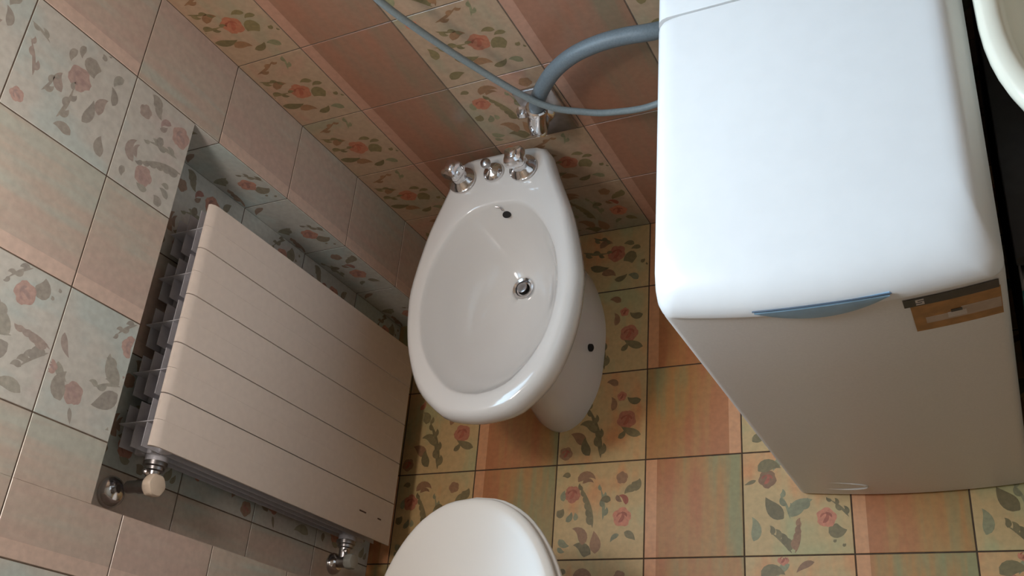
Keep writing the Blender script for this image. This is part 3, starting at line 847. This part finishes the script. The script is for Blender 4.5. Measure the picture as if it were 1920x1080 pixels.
for sx_, sz_ in ((2.90, 2.68), (2.64, 2.14)):
    bm = bmesh.new(); lathe(bm, [(0, 0), (.005, 0), (.006, .002), (.004, .004), (0, .004)], (sx_ * T, -.0095, sz_ * T), (0, -1, 0), 16, caps=False)
    D('screw', bm, CHROME)
bm = bmesh.new()
tube(bm, [(2.87 * T, -.0592, 2.79 * T), (2.95 * T, -.060, 2.92 * T), (3.07 * T, -.060, 3.06 * T), (3.25 * T, -.060, 3.22 * T), (3.48 * T, -.06, 3.345 * T), (3.73 * T, -.06, 3.405 * T), (3.97 * T, -.06, 3.41 * T), (4.20 * T, -.06, 3.38 * T),
          (4.45 * T, -.045, 3.28 * T), (4.75 * T, -.03, 3.05 * T)], .0145, 16, 220, ribs=.03)
tag(obj('drain_hose', bm, HOSE, angle=60), 'thick dark grey ribbed hose arching from the chrome wall outlet to behind the washing machine', 'hose')
bm = bmesh.new()
tube(bm, [(2.22 * T, -.012, 5.15 * T), (2.24 * T, -.05, 5.0 * T), (2.28 * T, -.07, 4.78 * T), (2.35 * T, -.075, 4.45 * T), (2.60 * T, -.075, 3.72 * T), (2.98 * T, -.082, 2.98 * T), (3.31 * T, -.075, 2.66 * T), (3.58 * T, -.07, 2.53 * T), (3.9 * T, -.065, 2.48 * T),
          (4.3 * T, -.05, 2.55 * T), (4.75 * T, -.032, 2.75 * T)], .0063, 14, 120)
tag(obj('water_inlet_hose', bm, HOSE2, angle=60), 'thin pale grey hose sagging down the back wall and across the chrome wall outlet', 'hose')
# supply tap the thin hose hangs from (just above the frame)
bm = bmesh.new(); lathe(bm, [(0, 0), (.024, 0), (.024, .003), (.012, .010), (.010, .012), (.010, .03), (0, .03)], (2.22 * T, -.0015, 5.2 * T), (0, -1, 0), 24, caps=False)
tag(obj('wall_tap', bm, CHROME), 'small chrome supply tap high on the back wall holding the thin hose', 'tap')

# ------------------------------------------------------------------ basin on a dark vanity
VX = 6.56 * T
van = thing('vanity_unit', 'black vanity cabinet to the right of the washing machine', 'cabinet', (8.1 * T, -.3, 0))
def Vv(name, bm, mt, par=None, **k):
    o = obj(name, bm, mt, None, **k); o.parent = par or van
    if par is None: o.matrix_parent_inverse = Matrix.Translation(-Vector((8.1 * T, -.3, 0)))
    return o
bm = bmesh.new(); box(bm, VX + .004, 9.8 * T, -2.85 * T, -.004, .08, 3.48 * T, .002); Vv('cabinet_body', bm, BLACKM, smooth=False)
bm = bmesh.new(); box(bm, VX, 9.82 * T, -2.95 * T, -.004, 3.48 * T, 3.60 * T, .003); Vv('countertop', bm, BLACKM)
for k in range(2):
    a = VX + .008 + k * .31
    bm = bmesh.new(); box(bm, a, a + .30, -2.85 * T - .018, -2.85 * T, .09, 3.44 * T, .002); dd = Vv('door', bm, BLACKM)
    bm = bmesh.new(); box(bm, a + .02 + .24 * (1 - k), a + .032 + .24 * (1 - k), -2.85 * T - .036, -2.85 * T - .016, .40, .56, .003); Vv('door_handle', bm, CHROME_D, dd)
bm = bmesh.new(); box(bm, VX + .03, 9.7 * T, -2.75 * T, -.01, 0, .08); Vv('plinth', bm, DARKG, smooth=False)
# towel rail on the near end of the door edge
bm = bmesh.new(); tube(bm, [(VX + .002, -2.95 * T - .034, 3.42 * T), (VX + .15, -2.95 * T - .034, 3.42 * T), (VX + .30, -2.95 * T - .034, 3.42 * T)], .005, 12, 10)
for q in (.006, .294):
    tube(bm, [(VX + q, -2.95 * T - .034, 3.42 * T), (VX + q, -2.95 * T - .01, 3.42 * T), (VX + q, -2.86 * T, 3.42 * T)], .004, 10, 6)
Vv('towel_rail', bm, CHROME_D)
# basin
def se(z, k, n=72, e=2.7, cx=8.0, cy=-1.46, rx=1.455, ry=1.40):
    p = []
    for i in range(n):
        a = 2 * PI * i / n; c_, s_ = math.cos(a), math.sin(a)
        p.append(Vector(((cx + rx * k * math.copysign(abs(c_) ** (2 / e), c_)) * T, (cy + ry * k * math.copysign(abs(s_) ** (2 / e), s_)) * T, z * T)))
    return p
bm = bmesh.new()
loft(bm, [se(3.602, .55), se(3.62, .62), se(3.75, .80), se(3.95, .93), se(4.10, .985), se(4.18, 1.0), se(4.23, .992), se(4.25, .97), se(4.25, .93), se(4.23, .905), se(4.15, .885),
          se(3.98, .82), se(3.82, .68), se(3.74, .48), se(3.71, .2), se(3.705, .06)], True, True)
wb = obj('washbasin', bm, CREAM, angle=80)
tag(wb, 'cream ceramic countertop washbasin with rounded corner beside the washing machine', 'washbasin')
# towel hanging over the rail
bm = bmesh.new()
ry = -2.95 * T - .034; rings = []
prof = [(ry + .010, 2.75 * T), (ry + .0095, 3.1 * T), (ry + .009, 3.38 * T), (ry + .006, 3.44 * T), (ry, 3.465 * T), (ry - .006, 3.44 * T), (ry - .010, 3.38 * T), (ry - .013, 3.0 * T), (ry - .012, 2.6 * T), (ry - .012, 2.1 * T)]
back = [(ry - .009, 2.1 * T), (ry - .009, 2.6 * T), (ry - .010, 3.0 * T), (ry - .0068, 3.38 * T), (ry - .004, 3.43 * T), (ry, 3.446 * T), (ry + .004, 3.43 * T), (ry + .0062, 3.38 * T), (ry + .0065, 3.1 * T), (ry + .007, 2.75 * T)]
for i in range(15):
    x = VX + .002 + .25 * i / 14; wv = .0025 * math.sin(i * 1.3)
    rings.append([Vector((x, y - wv * (1 if z < 3.4 * T and y < ry else 0), z)) for y, z in prof + back])
loft(bm, rings, True, True)
tag(obj('towel', bm, TEAL), 'dark teal towel hanging in front of the black vanity at the right picture edge', 'towel')
